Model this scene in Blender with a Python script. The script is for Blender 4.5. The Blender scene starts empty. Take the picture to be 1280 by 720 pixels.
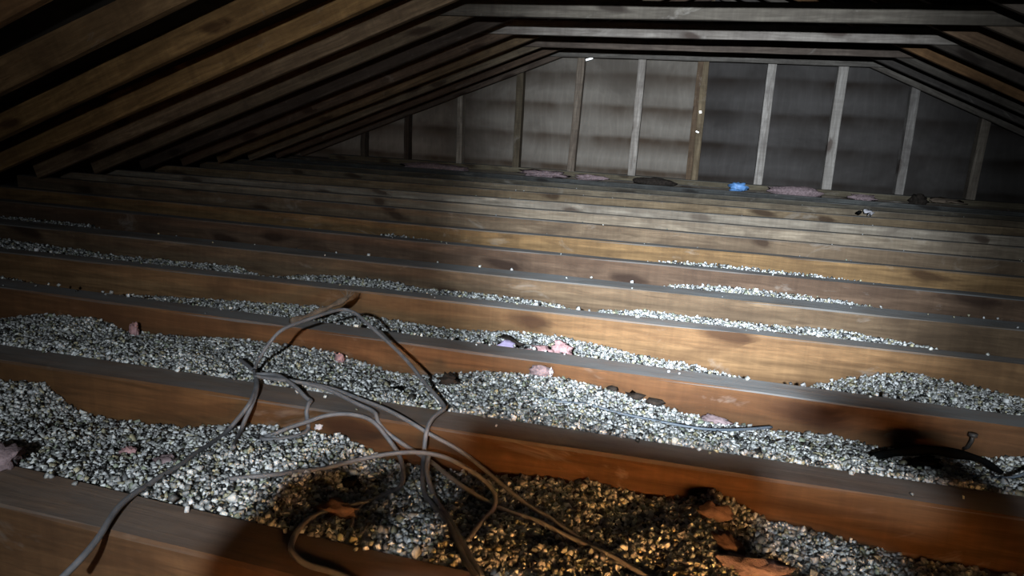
import bpy, bmesh, math, random
import numpy as np
from mathutils import Vector, Matrix, noise

random.seed(7)
rng = np.random.default_rng(7)
scn = bpy.context.scene
COL = scn.collection
TOP = 0.15                       # joist tops above the plasterboard floor

# ------------------------------------------------------------------ camera
cd = bpy.data.cameras.new('camera')
cam = bpy.data.objects.new('camera', cd)
COL.objects.link(cam)
cd.sensor_width = 36.0
cd.lens = 898.73 / 1280 * 36.0
cd.clip_start = 0.02
R3 = Matrix(((0.964486, -0.109208, 0.2405), (0.259233, 0.216786, -0.941171), (0.050646, 0.970092, 0.237397)))
cam.matrix_world = Matrix.Translation((0, 0, TOP + 0.5194)) @ R3.to_4x4()
scn.camera = cam

# ------------------------------------------------------------------ world, lamps, exposure
w = bpy.data.worlds.new('attic_dark')
w.use_nodes = True
w.node_tree.nodes['Background'].inputs[0].default_value = (0.10, 0.12, 0.15, 1)
w.node_tree.nodes['Background'].inputs[1].default_value = 0.004
scn.world = w
scn.view_settings.view_transform = 'Standard'
scn.view_settings.look = 'None'
scn.view_settings.exposure = 0.0
scn.view_settings.gamma = 1.0
scn.view_settings.use_curve_mapping = False

LAMP = Vector((0.0, -0.6, TOP + 0.5194 + 0.215))
AIM = Vector((-0.04, 4.4, TOP + 0.18))
def spot(name, watts, degrees, blend, colour, aim=AIM, radius=0.017):
    d = bpy.data.lights.new(name, 'SPOT')
    d.energy = watts; d.spot_size = math.radians(degrees); d.spot_blend = blend
    d.color = colour; d.shadow_soft_size = radius
    o = bpy.data.objects.new(name, d); COL.objects.link(o)
    o.location = LAMP
    o.rotation_euler = (aim - LAMP).to_track_quat('-Z', 'Y').to_euler()
    return o
# one head torch: hot core, wide beam, spill round the reflector
spot('head_torch_core', 2300, 37, 1.0, (0.79, 0.90, 1.0))
spot('head_torch_beam', 180, 84, 1.0, (0.82, 0.92, 1.0))
spot('head_torch_spill', 80, 150, 0.9, (0.84, 0.93, 1.0))
# added unseen warm fill, standing in for light bounced off the timber
hd = bpy.data.lights.new('warm_bounce_fill', 'AREA')
hd.shape = 'RECTANGLE'; hd.size = 0.22; hd.size_y = 0.10; hd.energy = 3.0; hd.spread = math.radians(70); hd.color = (1.0, 0.50, 0.18)
hg = bpy.data.objects.new('warm_bounce_fill', hd); COL.objects.link(hg)
hg.location = (0.30, -0.05, TOP + 0.235)
hg.rotation_euler = (Vector((-0.06, 0.86, TOP - 0.1)) - Vector(hg.location)).to_track_quat('-Z', 'Y').to_euler()

# ------------------------------------------------------------------ helpers
def link(name, me, mat=None, parent=None):
    o = bpy.data.objects.new(name, me)
    COL.objects.link(o)
    if mat is not None and me is not None: me.materials.append(mat)
    if parent is not None: o.parent = parent
    return o
def tag(o, label=None, cat=None, group=None, kind=None):
    if label: o['label'] = label
    if cat: o['category'] = cat
    if group: o['group'] = group
    if kind: o['kind'] = kind
    return o
def empty(name, loc):
    o = bpy.data.objects.new(name, None); COL.objects.link(o); o.location = loc
    o.empty_display_size = 0.05
    return o
def mesh(name, verts, faces, smooth=False):
    me = bpy.data.meshes.new(name)
    me.from_pydata([tuple(v) for v in verts], [], faces)
    me.update()
    if smooth:
        me.polygons.foreach_set('use_smooth', [True] * len(me.polygons))
    return me

# ------------------------------------------------------------------ materials
def nodes_of(name):
    m = bpy.data.materials.new(name); m.use_nodes = True
    nt = m.node_tree
    b = nt.nodes['Principled BSDF']
    return m, nt, b
def N(nt, typ, **kw):
    n = nt.nodes.new(typ)
    for k, v in kw.items():
        setattr(n, k, v)
    return n
def mixrgb(nt, fac, a, b, blend='MIX'):
    n = nt.nodes.new('ShaderNodeMix'); n.data_type = 'RGBA'; n.blend_type = blend
    for sock, val in ((n.inputs[0], fac), (n.inputs[6], a), (n.inputs[7], b)):
        if isinstance(val, bpy.types.NodeSocket): nt.links.new(val, sock)
        elif isinstance(val, tuple): sock.default_value = val + (1,) if len(val) == 3 else val
        else: sock.default_value = val
    return n.outputs[2]
def ramp(nt, src, stops):
    n = nt.nodes.new('ShaderNodeValToRGB')
    els = n.color_ramp.elements
    while len(els) < len(stops): els.new(0.5)
    for e, (p, v) in zip(els, stops):
        e.position = p; e.color = (v, v, v, 1) if not isinstance(v, tuple) else v + (1,)
    nt.links.new(src, n.inputs[0])
    return n.outputs[0]
def math_(nt, op, a, b=None):
    n = nt.nodes.new('ShaderNodeMath'); n.operation = op
    for i, v in enumerate((a, b)):
        if v is None: continue
        if isinstance(v, bpy.types.NodeSocket): nt.links.new(v, n.inputs[i])
        else: n.inputs[i].default_value = v
    return n.outputs[0]
def noise_(nt, vec, scale, detail=4, rough=0.55, dist=0.0):
    n = nt.nodes.new('ShaderNodeTexNoise')
    nt.links.new(vec, n.inputs['Vector'])
    n.inputs['Scale'].default_value = scale; n.inputs['Detail'].default_value = detail
    n.inputs['Roughness'].default_value = rough; n.inputs['Distortion'].default_value = dist
    return n.outputs['Fac']
def mapped(nt, vec, scale, loc=None):
    n = nt.nodes.new('ShaderNodeMapping')
    nt.links.new(vec, n.inputs[0]); n.inputs['Scale'].default_value = scale
    if loc is not None: nt.links.new(loc, n.inputs['Location'])
    return n.outputs[0]

def timber():
    """Rough softwood: object colour is the board's own colour, object alpha the dust lying on upward faces."""
    m, nt, b = nodes_of('rough_timber')
    tc = N(nt, 'ShaderNodeTexCoord'); oi = N(nt, 'ShaderNodeObjectInfo'); ge = N(nt, 'ShaderNodeNewGeometry')
    rnd = math_(nt, 'MULTIPLY', oi.outputs['Random'], 61.0)
    cx = N(nt, 'ShaderNodeCombineXYZ')
    for i in range(3): nt.links.new(rnd, cx.inputs[i])
    base = mapped(nt, tc.outputs['Object'], (1, 1, 1), cx.outputs[0])
    grain = noise_(nt, mapped(nt, base, (5.0, 60, 60)), 1.0, 6, 0.6, 0.8)
    rings = noise_(nt, mapped(nt, base, (0.7, 16, 16)), 1.0, 3, 0.5, 1.2)
    blotch = noise_(nt, mapped(nt, base, (4.2, 8, 8)), 1.0, 5, 0.62, 0.6)
    col = oi.outputs['Color']
    dark = mixrgb(nt, 1.0, col, (0.50, 0.46, 0.42), 'MULTIPLY')
    lite = mixrgb(nt, 1.0, col, (1.28, 1.24, 1.18), 'MULTIPLY')
    g = mixrgb(nt, ramp(nt, grain, [(0.30, 0.0), (0.68, 1.0)]), dark, lite)
    g = mixrgb(nt, ramp(nt, rings, [(0.40, 0.55), (0.62, 0.0)]), g, dark)
    g = mixrgb(nt, ramp(nt, blotch, [(0.30, 0.80), (0.56, 0.0)]), g, mixrgb(nt, 1.0, col, (0.40, 0.36, 0.34), 'MULTIPLY'))
    saw = noise_(nt, mapped(nt, base, (48, 3, 3)), 1.0, 3, 0.6, 0.5)
    g = mixrgb(nt, 1.0, g, ramp(nt, saw, [(0.30, 0.88), (0.68, 1.06)]), 'MULTIPLY')
    # pale scuffs
    sc = noise_(nt, mapped(nt, base, (3.4, 7, 7)), 1.0, 5, 0.7, 1.0)
    g = mixrgb(nt, ramp(nt, sc, [(0.60, 0.0), (0.78, 0.45)]), g, (0.30, 0.27, 0.24))
    # knots
    vo = N(nt, 'ShaderNodeTexVoronoi'); vo.inputs['Scale'].default_value = 1.0
    vo.voronoi_dimensions = '2D'
    sb = N(nt, 'ShaderNodeSeparateXYZ'); nt.links.new(base, sb.inputs[0])
    wob = math_(nt, 'MULTIPLY', blotch, 0.5)
    cb = N(nt, 'ShaderNodeCombineXYZ'); nt.links.new(math_(nt, 'ADD', math_(nt, 'MULTIPLY', sb.outputs[0], 2.3), math_(nt, 'ADD', math_(nt, 'MULTIPLY', sb.outputs[2], 2.2), wob)), cb.inputs[0])
    nt.links.new(math_(nt, 'MULTIPLY', sb.outputs[2], 6.0), cb.inputs[1]); nt.links.new(cb.outputs[0], vo.inputs['Vector'])
    kn = ramp(nt, vo.outputs['Distance'], [(0.09, 1.0), (0.19, 0.0)])
    sep = N(nt, 'ShaderNodeSeparateColor'); nt.links.new(vo.outputs['Color'], sep.inputs[0])
    sel = ramp(nt, sep.outputs[0], [(0.50, 0.0), (0.54, 1.0)])
    g = mixrgb(nt, math_(nt, 'MULTIPLY', math_(nt, 'MULTIPLY', kn, sel), 0.80), g, mixrgb(nt, 1.0, col, (0.16, 0.11, 0.09), 'MULTIPLY'))
    # dust on upward faces
    sn = N(nt, 'ShaderNodeSeparateXYZ'); nt.links.new(ge.outputs['True Normal'], sn.inputs[0])
    up = ramp(nt, sn.outputs[2], [(0.55, 0.0), (0.85, 1.0)])
    dn = ramp(nt, noise_(nt, mapped(nt, base, (5, 14, 14)), 1.0, 5, 0.65), [(0.25, 0.35), (0.6, 1.0)])
    dfac = math_(nt, 'MULTIPLY', math_(nt, 'MULTIPLY', up, dn), oi.outputs['Alpha'])
    g = mixrgb(nt, dfac, g, (0.15, 0.148, 0.145))
    nt.links.new(g, b.inputs['Base Color'])
    b.inputs['Roughness'].default_value = 0.82
    b.inputs['Specular IOR Level'].default_value = 0.2
    bp = N(nt, 'ShaderNodeBump'); bp.inputs['Strength'].default_value = 0.35; bp.inputs['Distance'].default_value = 0.004
    nt.links.new(grain, bp.inputs['Height']); nt.links.new(bp.outputs[0], b.inputs['Normal'])
    return m

def plywood():
    m, nt, b = nodes_of('banded_plywood')
    tc = N(nt, 'ShaderNodeTexCoord'); oi = N(nt, 'ShaderNodeObjectInfo')
    p = tc.outputs['Object']
    sx = N(nt, 'ShaderNodeSeparateXYZ'); nt.links.new(p, sx.inputs[0])
    warp = noise_(nt, mapped(nt, p, (1.6, 1, 3)), 1.0, 3)
    grain = noise_(nt, mapped(nt, p, (7, 7, 2.4)), 1.0, 6, 0.65, 1.6)
    arcs = N(nt, 'ShaderNodeTexWave', wave_type='BANDS', bands_direction='X')
    nt.links.new(mapped(nt, p, (3.2, 1, 1.5)), arcs.inputs['Vector'])
    arcs.inputs['Scale'].default_value = 1.6; arcs.inputs['Distortion'].default_value = 9.0
    arcs.inputs['Detail'].default_value = 3; arcs.inputs['Detail Scale'].default_value = 0.7
    col = oi.outputs['Color']
    g = mixrgb(nt, ramp(nt, grain, [(0.25, 0.0), (0.75, 1.0)]), mixrgb(nt, 1.0, col, (0.82, 0.80, 0.78), 'MULTIPLY'), mixrgb(nt, 1.0, col, (1.14, 1.13, 1.12), 'MULTIPLY'))
    g = mixrgb(nt, ramp(nt, arcs.outputs['Fac'], [(0.75, 0.0), (0.98, 0.10)]), g, mixrgb(nt, 1.0, col, (1.7, 1.65, 1.6), 'MULTIPLY'))
    # soft-edged darker bands across the sheets, one row every 0.27 m
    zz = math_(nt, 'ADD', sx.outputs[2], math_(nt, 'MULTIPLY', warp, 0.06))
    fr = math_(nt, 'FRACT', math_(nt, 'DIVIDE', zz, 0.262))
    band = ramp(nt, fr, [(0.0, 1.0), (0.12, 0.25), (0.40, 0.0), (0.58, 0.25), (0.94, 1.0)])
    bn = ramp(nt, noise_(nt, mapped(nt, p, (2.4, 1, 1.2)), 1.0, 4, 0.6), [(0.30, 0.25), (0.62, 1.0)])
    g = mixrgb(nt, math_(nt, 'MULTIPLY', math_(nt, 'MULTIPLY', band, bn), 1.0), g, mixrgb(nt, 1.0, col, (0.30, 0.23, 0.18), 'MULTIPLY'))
    big = ramp(nt, noise_(nt, mapped(nt, p, (1.1, 1, 1.6)), 1.0, 5, 0.62, 0.5), [(0.38, 0.9), (0.56, 0.0)])
    g = mixrgb(nt, math_(nt, 'MULTIPLY', big, 0.7), g, mixrgb(nt, 1.0, col, (0.33, 0.30, 0.28), 'MULTIPLY'))
    nt.links.new(g, b.inputs['Base Color'])
    b.inputs['Roughness'].default_value = 0.85; b.inputs['Specular IOR Level'].default_value = 0.15
    return m

def plain(name, colour, rough=0.8, var=0.3, scale=40.0, spec=0.25, bump=0.0):
    m, nt, b = nodes_of(name)
    tc = N(nt, 'ShaderNodeTexCoord')
    f = noise_(nt, tc.outputs['Object'], scale, 5, 0.6)
    lo = tuple(c * (1 - var) for c in colour); hi = tuple(min(1, c * (1 + var)) for c in colour)
    nt.links.new(mixrgb(nt, ramp(nt, f, [(0.3, 0.0), (0.7, 1.0)]), lo, hi), b.inputs['Base Color'])
    b.inputs['Roughness'].default_value = rough; b.inputs['Specular IOR Level'].default_value = spec
    if bump:
        bp = N(nt, 'ShaderNodeBump'); bp.inputs['Strength'].default_value = 0.6; bp.inputs['Distance'].default_value = bump
        nt.links.new(f, bp.inputs['Height']); nt.links.new(bp.outputs[0], b.inputs['Normal'])
    return m

def granule_mat():
    m, nt, b = nodes_of('mineral_granules')
    at = N(nt, 'ShaderNodeAttribute', attribute_name='col')
    nt.links.new(at.outputs['Color'], b.inputs['Base Color'])
    b.inputs['Roughness'].default_value = 0.55; b.inputs['Specular IOR Level'].default_value = 0.5
    return m

M_WOOD = timber()
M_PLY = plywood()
M_GRAN = granule_mat()
M_BOARD = plain('plasterboard_dust', (0.16, 0.15, 0.14), 0.9, 0.3, 8)
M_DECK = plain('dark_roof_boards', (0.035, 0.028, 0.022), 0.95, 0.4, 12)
M_CABLE = plain('grey_cable_sheath', (0.105, 0.103, 0.108), 0.6, 0.25, 60, 0.3)
M_WIRE = plain('blue_grey_wire_sheath', (0.07, 0.085, 0.105), 0.5, 0.2, 60, 0.4)
M_PINK = plain('pink_glass_wool', (0.34, 0.20, 0.20), 0.95, 0.4, 90, 0.05, 0.006)
M_LILAC = plain('lilac_paper', (0.36, 0.30, 0.45), 0.9, 0.15, 50, 0.1)
M_CHIP = plain('dark_bark', (0.022, 0.017, 0.014), 0.9, 0.5, 60, 0.1, 0.003)
M_BLACK = plain('black_rubber', (0.004, 0.004, 0.004), 1.0, 0.3, 40, 0.0)
M_BROWN = plain('brown_wool', (0.125, 0.075, 0.055), 0.95, 0.35, 60, 0.1, 0.004)
M_TWIG = plain('dry_twig', (0.11, 0.085, 0.065), 0.9, 0.4, 70, 0.1, 0.002)
M_BLUE = plain('blue_plastic', (0.12, 0.27, 0.55), 0.5, 0.3, 25, 0.4)
M_GREYPINK = plain('faded_pink_batt', (0.20, 0.145, 0.15), 0.95, 0.4, 60, 0.1, 0.01)
M_PALE = plain('pale_scrap', (0.42, 0.40, 0.42), 0.8, 0.25, 60, 0.2)
M_CARD = plain('brown_card', (0.16, 0.12, 0.09), 0.9, 0.25, 20, 0.1)
M_STEEL = plain('rusty_steel', (0.03, 0.025, 0.022), 0.6, 0.4, 80, 0.4)
M_SKIN = plain('skin', (0.45, 0.27, 0.20), 0.6, 0.1, 60)
M_SLEEVE = plain('dark_sleeve', (0.03, 0.032, 0.04), 0.9, 0.3, 80)
md, nt_, b_ = nodes_of('daylight')
b_.inputs['Emission Color'].default_value = (0.85, 0.95, 1, 1); b_.inputs['Emission Strength'].default_value = 1.6
M_DAY = md

# ------------------------------------------------------------------ timber lengths
def beam_mesh(length, width, height, seed=0, seg=14, warp=0.003, bev=0.004, cut_l=0.0, cut_r=0.0):
    """Sawn length along local X, y in 0..width, z in 0..height, softened arrises, slightly bowed; cut_* slants the ends."""
    rs = np.random.default_rng(seed)
    ring = [(bev, 0), (width - bev, 0), (width, bev), (width, height - bev), (width - bev, height), (bev, height), (0, height - bev), (0, bev)]
    ph = rs.uniform(0, 6.28, 6)
    vs, fs = [], []
    for i in range(seg + 1):
        t = i / seg
        x = t * length
        dy = warp * (math.sin(ph[0] + 2.3 * t * 3) + 0.5 * math.sin(ph[1] + 9 * t))
        dz = warp * 0.7 * (math.sin(ph[2] + 2.0 * t * 3) + 0.5 * math.sin(ph[3] + 8 * t))
        for (y, z) in ring:
            k = (cut_l * (1 - t) + cut_r * t) * (z / height)
            jy = rs.normal(0, 0.0007); jz = rs.normal(0, 0.0007)
            vs.append((x + k, y + dy + jy, z + dz + jz))
    n = len(ring)
    for i in range(seg):
        for j in range(n):
            a = i * n + j; b2 = i * n + (j + 1) % n
            fs.append((a, b2, b2 + n, a + n)[::-1])
    fs.append(tuple(range(n))); fs.append(tuple(range(seg * n + n - 1, seg * n - 1, -1)))
    me = mesh('timber', vs, fs)
    bm = bmesh.new(); bm.from_mesh(me); bmesh.ops.recalc_face_normals(bm, faces=bm.faces); bm.to_mesh(me); bm.free()
    return me
TONE = 0.58
def beam(name, a, b, width, height, colour, dust=0.0, up=(0, 0, 1), **kw):
    """a, b: bottom front edge ends (front = low y side)."""
    a = Vector(a); b = Vector(b)
    X = (b - a).normalized(); Y = Vector(up).cross(X).normalized(); Z = X.cross(Y)
    if Y.y < 0: Y = -Y; Z = X.cross(Y)
    o = link(name, beam_mesh((b - a).length, width, height, **kw), M_WOOD)
    M = Matrix((X, Y, Z)).transposed().to_4x4(); M.translation = a
    o.matrix_world = M
    o.color = tuple(v * TONE for v in colour) + (dust,)
    return o

# ------------------------------------------------------------------ setting
def box(name, x0, x1, y0, y1, z0, z1, mat, parent=None):
    v = [(x, y, z) for x in (x0, x1) for y in (y0, y1) for z in (z0, z1)]
    f = [(0, 1, 3, 2), (4, 6, 7, 5), (0, 4, 5, 1), (2, 3, 7, 6), (0, 2, 6, 4), (1, 5, 7, 3)]
    return link(name, mesh(name, v, f), mat, parent)
tag(box('floor', -4.4, 4.3, -1.6, 6.5, -0.03, 0.0, M_BOARD), kind='structure')

RX, RZ = -0.055, TOP + 0.5194 + 0.945         # underside of the rafters at the ridge
SL, SR = 0.398, 0.405                          # roof slopes
def roof_z(x): return RZ + (SL * (x - RX) if x < RX else -SR * (x - RX))
RD = 0.145                                     # rafter depth
EL, ER = -4.05, 3.95
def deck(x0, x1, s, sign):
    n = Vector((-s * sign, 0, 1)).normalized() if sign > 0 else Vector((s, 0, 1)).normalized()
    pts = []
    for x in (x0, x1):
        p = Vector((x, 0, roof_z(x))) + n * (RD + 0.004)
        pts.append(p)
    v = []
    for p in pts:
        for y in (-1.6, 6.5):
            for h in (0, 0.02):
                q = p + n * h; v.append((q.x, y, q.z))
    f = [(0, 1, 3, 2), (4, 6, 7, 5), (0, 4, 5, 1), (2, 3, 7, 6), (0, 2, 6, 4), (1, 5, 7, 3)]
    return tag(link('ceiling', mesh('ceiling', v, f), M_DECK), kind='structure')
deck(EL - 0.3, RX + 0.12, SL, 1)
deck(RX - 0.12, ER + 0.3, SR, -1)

# gable wall: backing, plywood sheets between the framing
GY = 6.329
def clip_gable(x0, x1, z0, z1, dz=0.12):
    poly = [(x0, z0), (x1, z0)]
    xs = sorted(set([x1, x0] + ([RX] if x0 < RX < x1 else [])), reverse=True)
    top = [(x, min(z1, roof_z(x) + dz)) for x in xs]
    cross = []
    for (xa, za), (xb, zb) in zip(top, top[1:]):
        cross.append((xa, za))
        ra, rb = roof_z(xa) + dz, roof_z(xb) + dz
        if (ra - z1) * (rb - z1) < 0:
            t = (z1 - ra) / (rb - ra); cross.append((xa + t * (xb - xa), z1))
    cross.append(top[-1])
    return [p for p in poly + cross if p[1] > z0 + 1e-4 or p in poly]
def slab(name, poly, y0, y1, mat, parent=None):
    n = len(poly)
    v = [(x, y0, z) for x, z in poly] + [(x, y1, z) for x, z in poly]
    f = [tuple(range(n)), tuple(range(2 * n - 1, n - 1, -1))] + [(i, i + n, (i + 1) % n + n, (i + 1) % n) for i in range(n)]
    me = mesh(name, v, f)
    bm = bmesh.new(); bm.from_mesh(me); bmesh.ops.recalc_face_normals(bm, faces=bm.faces); bm.to_mesh(me); bm.free()
    return link(name, me, mat, parent)
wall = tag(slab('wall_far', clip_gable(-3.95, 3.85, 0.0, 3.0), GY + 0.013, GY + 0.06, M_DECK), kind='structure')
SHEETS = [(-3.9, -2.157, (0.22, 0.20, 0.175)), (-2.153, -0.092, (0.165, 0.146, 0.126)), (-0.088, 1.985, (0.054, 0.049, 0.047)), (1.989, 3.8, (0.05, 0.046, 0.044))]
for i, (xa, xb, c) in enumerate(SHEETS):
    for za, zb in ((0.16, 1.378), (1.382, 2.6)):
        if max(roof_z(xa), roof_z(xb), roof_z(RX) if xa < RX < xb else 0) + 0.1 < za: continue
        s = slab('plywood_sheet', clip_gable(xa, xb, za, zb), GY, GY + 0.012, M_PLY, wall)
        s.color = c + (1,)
for (x, z, l, r, a) in ((-1.030, 0.462, 0.060, 0.007, 0.30), (-0.085, 0.078, 0.018, 0.010, 0.2), (-0.092, -0.081, 0.010, 0.012, 1.2)):
    yy = 6.2305
    z += TOP + 0.5194
    o = box('daylight_crack', -l / 2, l / 2, -0.0015, 0.0015, -r, r, M_DAY, wall)
    o.location = (x, yy, z); o.rotation_euler = (0, -a, 0)

ORD = ['nearest', 'second', 'third', 'fourth', 'fifth', 'sixth', 'seventh', 'eighth', 'ninth', 'tenth', 'eleventh', 'twelfth', 'thirteenth', 'fourteenth', 'fifteenth']
# ------------------------------------------------------------------ floor joists: front edge y at x=0, skew, width, colour, dust
JOISTS = [
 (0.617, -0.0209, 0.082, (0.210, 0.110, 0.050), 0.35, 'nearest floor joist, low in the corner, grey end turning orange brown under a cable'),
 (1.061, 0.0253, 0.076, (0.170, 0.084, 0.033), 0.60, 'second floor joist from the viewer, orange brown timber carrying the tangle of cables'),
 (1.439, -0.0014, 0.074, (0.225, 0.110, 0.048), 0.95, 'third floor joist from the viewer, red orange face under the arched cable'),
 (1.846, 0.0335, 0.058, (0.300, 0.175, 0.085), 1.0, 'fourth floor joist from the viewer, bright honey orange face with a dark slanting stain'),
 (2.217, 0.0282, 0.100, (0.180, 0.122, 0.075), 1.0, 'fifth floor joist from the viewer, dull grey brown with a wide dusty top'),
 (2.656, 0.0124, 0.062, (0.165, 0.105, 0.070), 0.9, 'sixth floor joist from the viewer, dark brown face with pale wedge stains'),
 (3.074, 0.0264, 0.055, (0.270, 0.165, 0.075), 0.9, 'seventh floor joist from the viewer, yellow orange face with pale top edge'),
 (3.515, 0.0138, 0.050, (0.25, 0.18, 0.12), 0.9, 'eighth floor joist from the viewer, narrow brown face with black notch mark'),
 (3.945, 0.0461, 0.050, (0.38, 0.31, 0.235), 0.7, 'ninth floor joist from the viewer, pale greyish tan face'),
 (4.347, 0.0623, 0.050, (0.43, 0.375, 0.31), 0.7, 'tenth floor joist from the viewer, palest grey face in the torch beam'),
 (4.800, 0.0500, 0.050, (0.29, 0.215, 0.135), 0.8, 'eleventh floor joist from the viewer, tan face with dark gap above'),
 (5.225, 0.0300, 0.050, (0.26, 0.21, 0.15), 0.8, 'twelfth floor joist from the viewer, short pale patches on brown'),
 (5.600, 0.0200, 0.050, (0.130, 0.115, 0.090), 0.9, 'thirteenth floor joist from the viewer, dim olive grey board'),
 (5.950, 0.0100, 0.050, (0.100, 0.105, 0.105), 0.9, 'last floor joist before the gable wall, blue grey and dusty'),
]
def jy(n, x): return JOISTS[n][0] + JOISTS[n][1] * x
def jb(n, x): return jy(n, x) + JOISTS[n][2]
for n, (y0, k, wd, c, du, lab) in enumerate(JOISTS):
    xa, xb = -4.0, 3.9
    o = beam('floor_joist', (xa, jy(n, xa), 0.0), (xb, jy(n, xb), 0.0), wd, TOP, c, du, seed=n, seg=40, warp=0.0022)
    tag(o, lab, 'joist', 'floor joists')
o = beam('floor_joist', (-4.0, 6.236, 0.0), (3.9, 6.236, 0.0), 0.088, TOP - 0.002, (0.12, 0.10, 0.08), 0.9, seed=40)
tag(o, 'end joist directly below the gable wall plate', 'joist', 'floor joists')
pl = beam('wall_plate', (-3.45, 6.236, TOP), (3.35, 6.236, TOP), 0.088, 0.044, (0.21, 0.18, 0.125), 0.7, seed=41)
tag(pl, 'olive tan timber plate running along the foot of the gable wall', 'plate')

# ------------------------------------------------------------------ studs: x at foot, lean (dx over 1 m), width, colour
STUDS = [
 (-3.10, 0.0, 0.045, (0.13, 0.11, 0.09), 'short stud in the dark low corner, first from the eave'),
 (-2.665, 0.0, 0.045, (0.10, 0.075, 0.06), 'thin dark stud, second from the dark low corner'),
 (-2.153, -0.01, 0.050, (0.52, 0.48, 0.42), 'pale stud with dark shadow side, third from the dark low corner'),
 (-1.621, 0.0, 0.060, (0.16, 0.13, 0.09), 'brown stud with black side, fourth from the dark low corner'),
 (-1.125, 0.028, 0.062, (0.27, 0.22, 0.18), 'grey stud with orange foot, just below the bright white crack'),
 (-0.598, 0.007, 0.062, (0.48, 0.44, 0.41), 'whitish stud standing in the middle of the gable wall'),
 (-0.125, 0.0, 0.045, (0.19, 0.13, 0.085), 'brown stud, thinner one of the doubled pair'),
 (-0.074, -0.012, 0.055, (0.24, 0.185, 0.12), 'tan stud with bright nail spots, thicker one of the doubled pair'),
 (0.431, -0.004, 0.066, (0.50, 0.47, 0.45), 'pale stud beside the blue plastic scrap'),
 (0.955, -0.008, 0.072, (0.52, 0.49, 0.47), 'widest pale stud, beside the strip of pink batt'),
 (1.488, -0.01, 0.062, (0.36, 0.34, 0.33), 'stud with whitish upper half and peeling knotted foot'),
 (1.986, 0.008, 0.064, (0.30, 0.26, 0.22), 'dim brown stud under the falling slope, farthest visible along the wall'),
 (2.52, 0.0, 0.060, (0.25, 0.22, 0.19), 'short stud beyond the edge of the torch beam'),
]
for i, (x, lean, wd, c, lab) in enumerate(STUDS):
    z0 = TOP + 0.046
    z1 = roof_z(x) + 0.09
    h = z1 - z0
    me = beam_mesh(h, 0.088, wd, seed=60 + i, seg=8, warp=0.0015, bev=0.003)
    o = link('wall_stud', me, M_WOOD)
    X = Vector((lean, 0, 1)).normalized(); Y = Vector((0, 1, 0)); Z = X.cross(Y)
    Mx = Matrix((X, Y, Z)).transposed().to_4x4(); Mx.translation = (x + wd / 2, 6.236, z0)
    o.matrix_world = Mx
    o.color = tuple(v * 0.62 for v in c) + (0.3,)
    tag(o, lab, 'stud', 'gable wall studs')

# ------------------------------------------------------------------ rafters and collar ties
RY0, RS = 3.749, 0.406
RC = [(0.20, 0.10, 0.05), (0.36, 0.19, 0.085), (0.36, 0.21, 0.10), (0.44, 0.25, 0.10), (0.46, 0.27, 0.11), (0.34, 0.235, 0.145), (0.24, 0.18, 0.12), (0.10, 0.075, 0.06), (0.17, 0.115, 0.08), (0.22, 0.15, 0.085), (0.25, 0.20, 0.14), (0.15, 0.10, 0.07), (0.17, 0.13, 0.105)]
RCR = [(0.2, 0.14, 0.09), (0.2, 0.13, 0.08), (0.15, 0.12, 0.10), (0.20, 0.15, 0.11), (0.26, 0.165, 0.10), (0.12, 0.10, 0.085), (0.30, 0.165, 0.075), (0.13, 0.115, 0.10), (0.09, 0.08, 0.075), (0.21, 0.19, 0.17)]
ws = ['beside the gable wall', 'second out from the gable wall', 'third out from the gable wall', 'fourth out from the gable wall', 'fifth out from the gable wall', 'sixth out from the gable wall', 'seventh out from the gable wall', 'eighth out from the gable wall', 'ninth out from the gable wall', 'tenth out from the gable wall', 'eleventh out from the gable wall', 'twelfth out from the gable wall', 'thirteenth out from the gable wall']
for j, k in enumerate(range(-6, 7)):
    y = RY0 + RS * k
    nrm = Vector((-SL, 0, 1)).normalized()
    o = beam('rafter', (-3.715, y, roof_z(-3.715)), (RX, y, roof_z(RX)), 0.038, RD, RC[j], 0.0, up=nrm, seed=100 + j, seg=16, warp=0.0016, bev=0.003)
    tag(o, 'brown rafter of the long dark slope, ' + ws[6 - k], 'rafter', 'rafters of the long slope')
for j, k in enumerate(range(-3, 7)):
    y = RY0 + RS * k
    nrm = Vector((SR, 0, 1)).normalized()
    o = beam('rafter', (RX, y, roof_z(RX)), (3.59, y, roof_z(3.59)), 0.038, RD, RCR[j], 0.0, up=nrm, seed=140 + j, seg=16, warp=0.0016, bev=0.003)
    tag(o, 'rafter of the short slope seen by the gable peak, ' + ws[6 - k], 'rafter', 'rafters of the short slope')
TC = [(0.15, 0.13, 0.11), (0.165, 0.145, 0.122), (0.36, 0.325, 0.30), (0.16, 0.125, 0.105), (0.20, 0.185, 0.17)]
TL = ['collar tie directly overhead, mostly out of sight', 'grey collar tie nearest in view, with dark purple stain at its end', 'pale collar tie, second in view, with a faded blue mark', 'brownish collar tie, third in view towards the gable wall', 'thin grey collar tie nearest the gable wall, above the bright crack']
TZ = TOP + 0.5194 + 0.468
for j, k in enumerate((-2, 0, 2, 4, 6)):
    y = RY0 - 0.0395 + RS * k
    hgt = 0.084
    xl = RX - (RZ - TZ) / SL - 0.25; xr = RX + (RZ - TZ) / SR + 0.25
    # ends are sawn to the roof slope
    o = beam('collar_tie', (xl, y, TZ), (xr, y, TZ), 0.038, hgt, TC[j], 0.2, seed=180 + j, seg=16, warp=0.0018, bev=0.003, cut_l=hgt / SL, cut_r=-hgt / SR)
    tag(o, TL[j], 'collar tie', 'collar ties')

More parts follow.
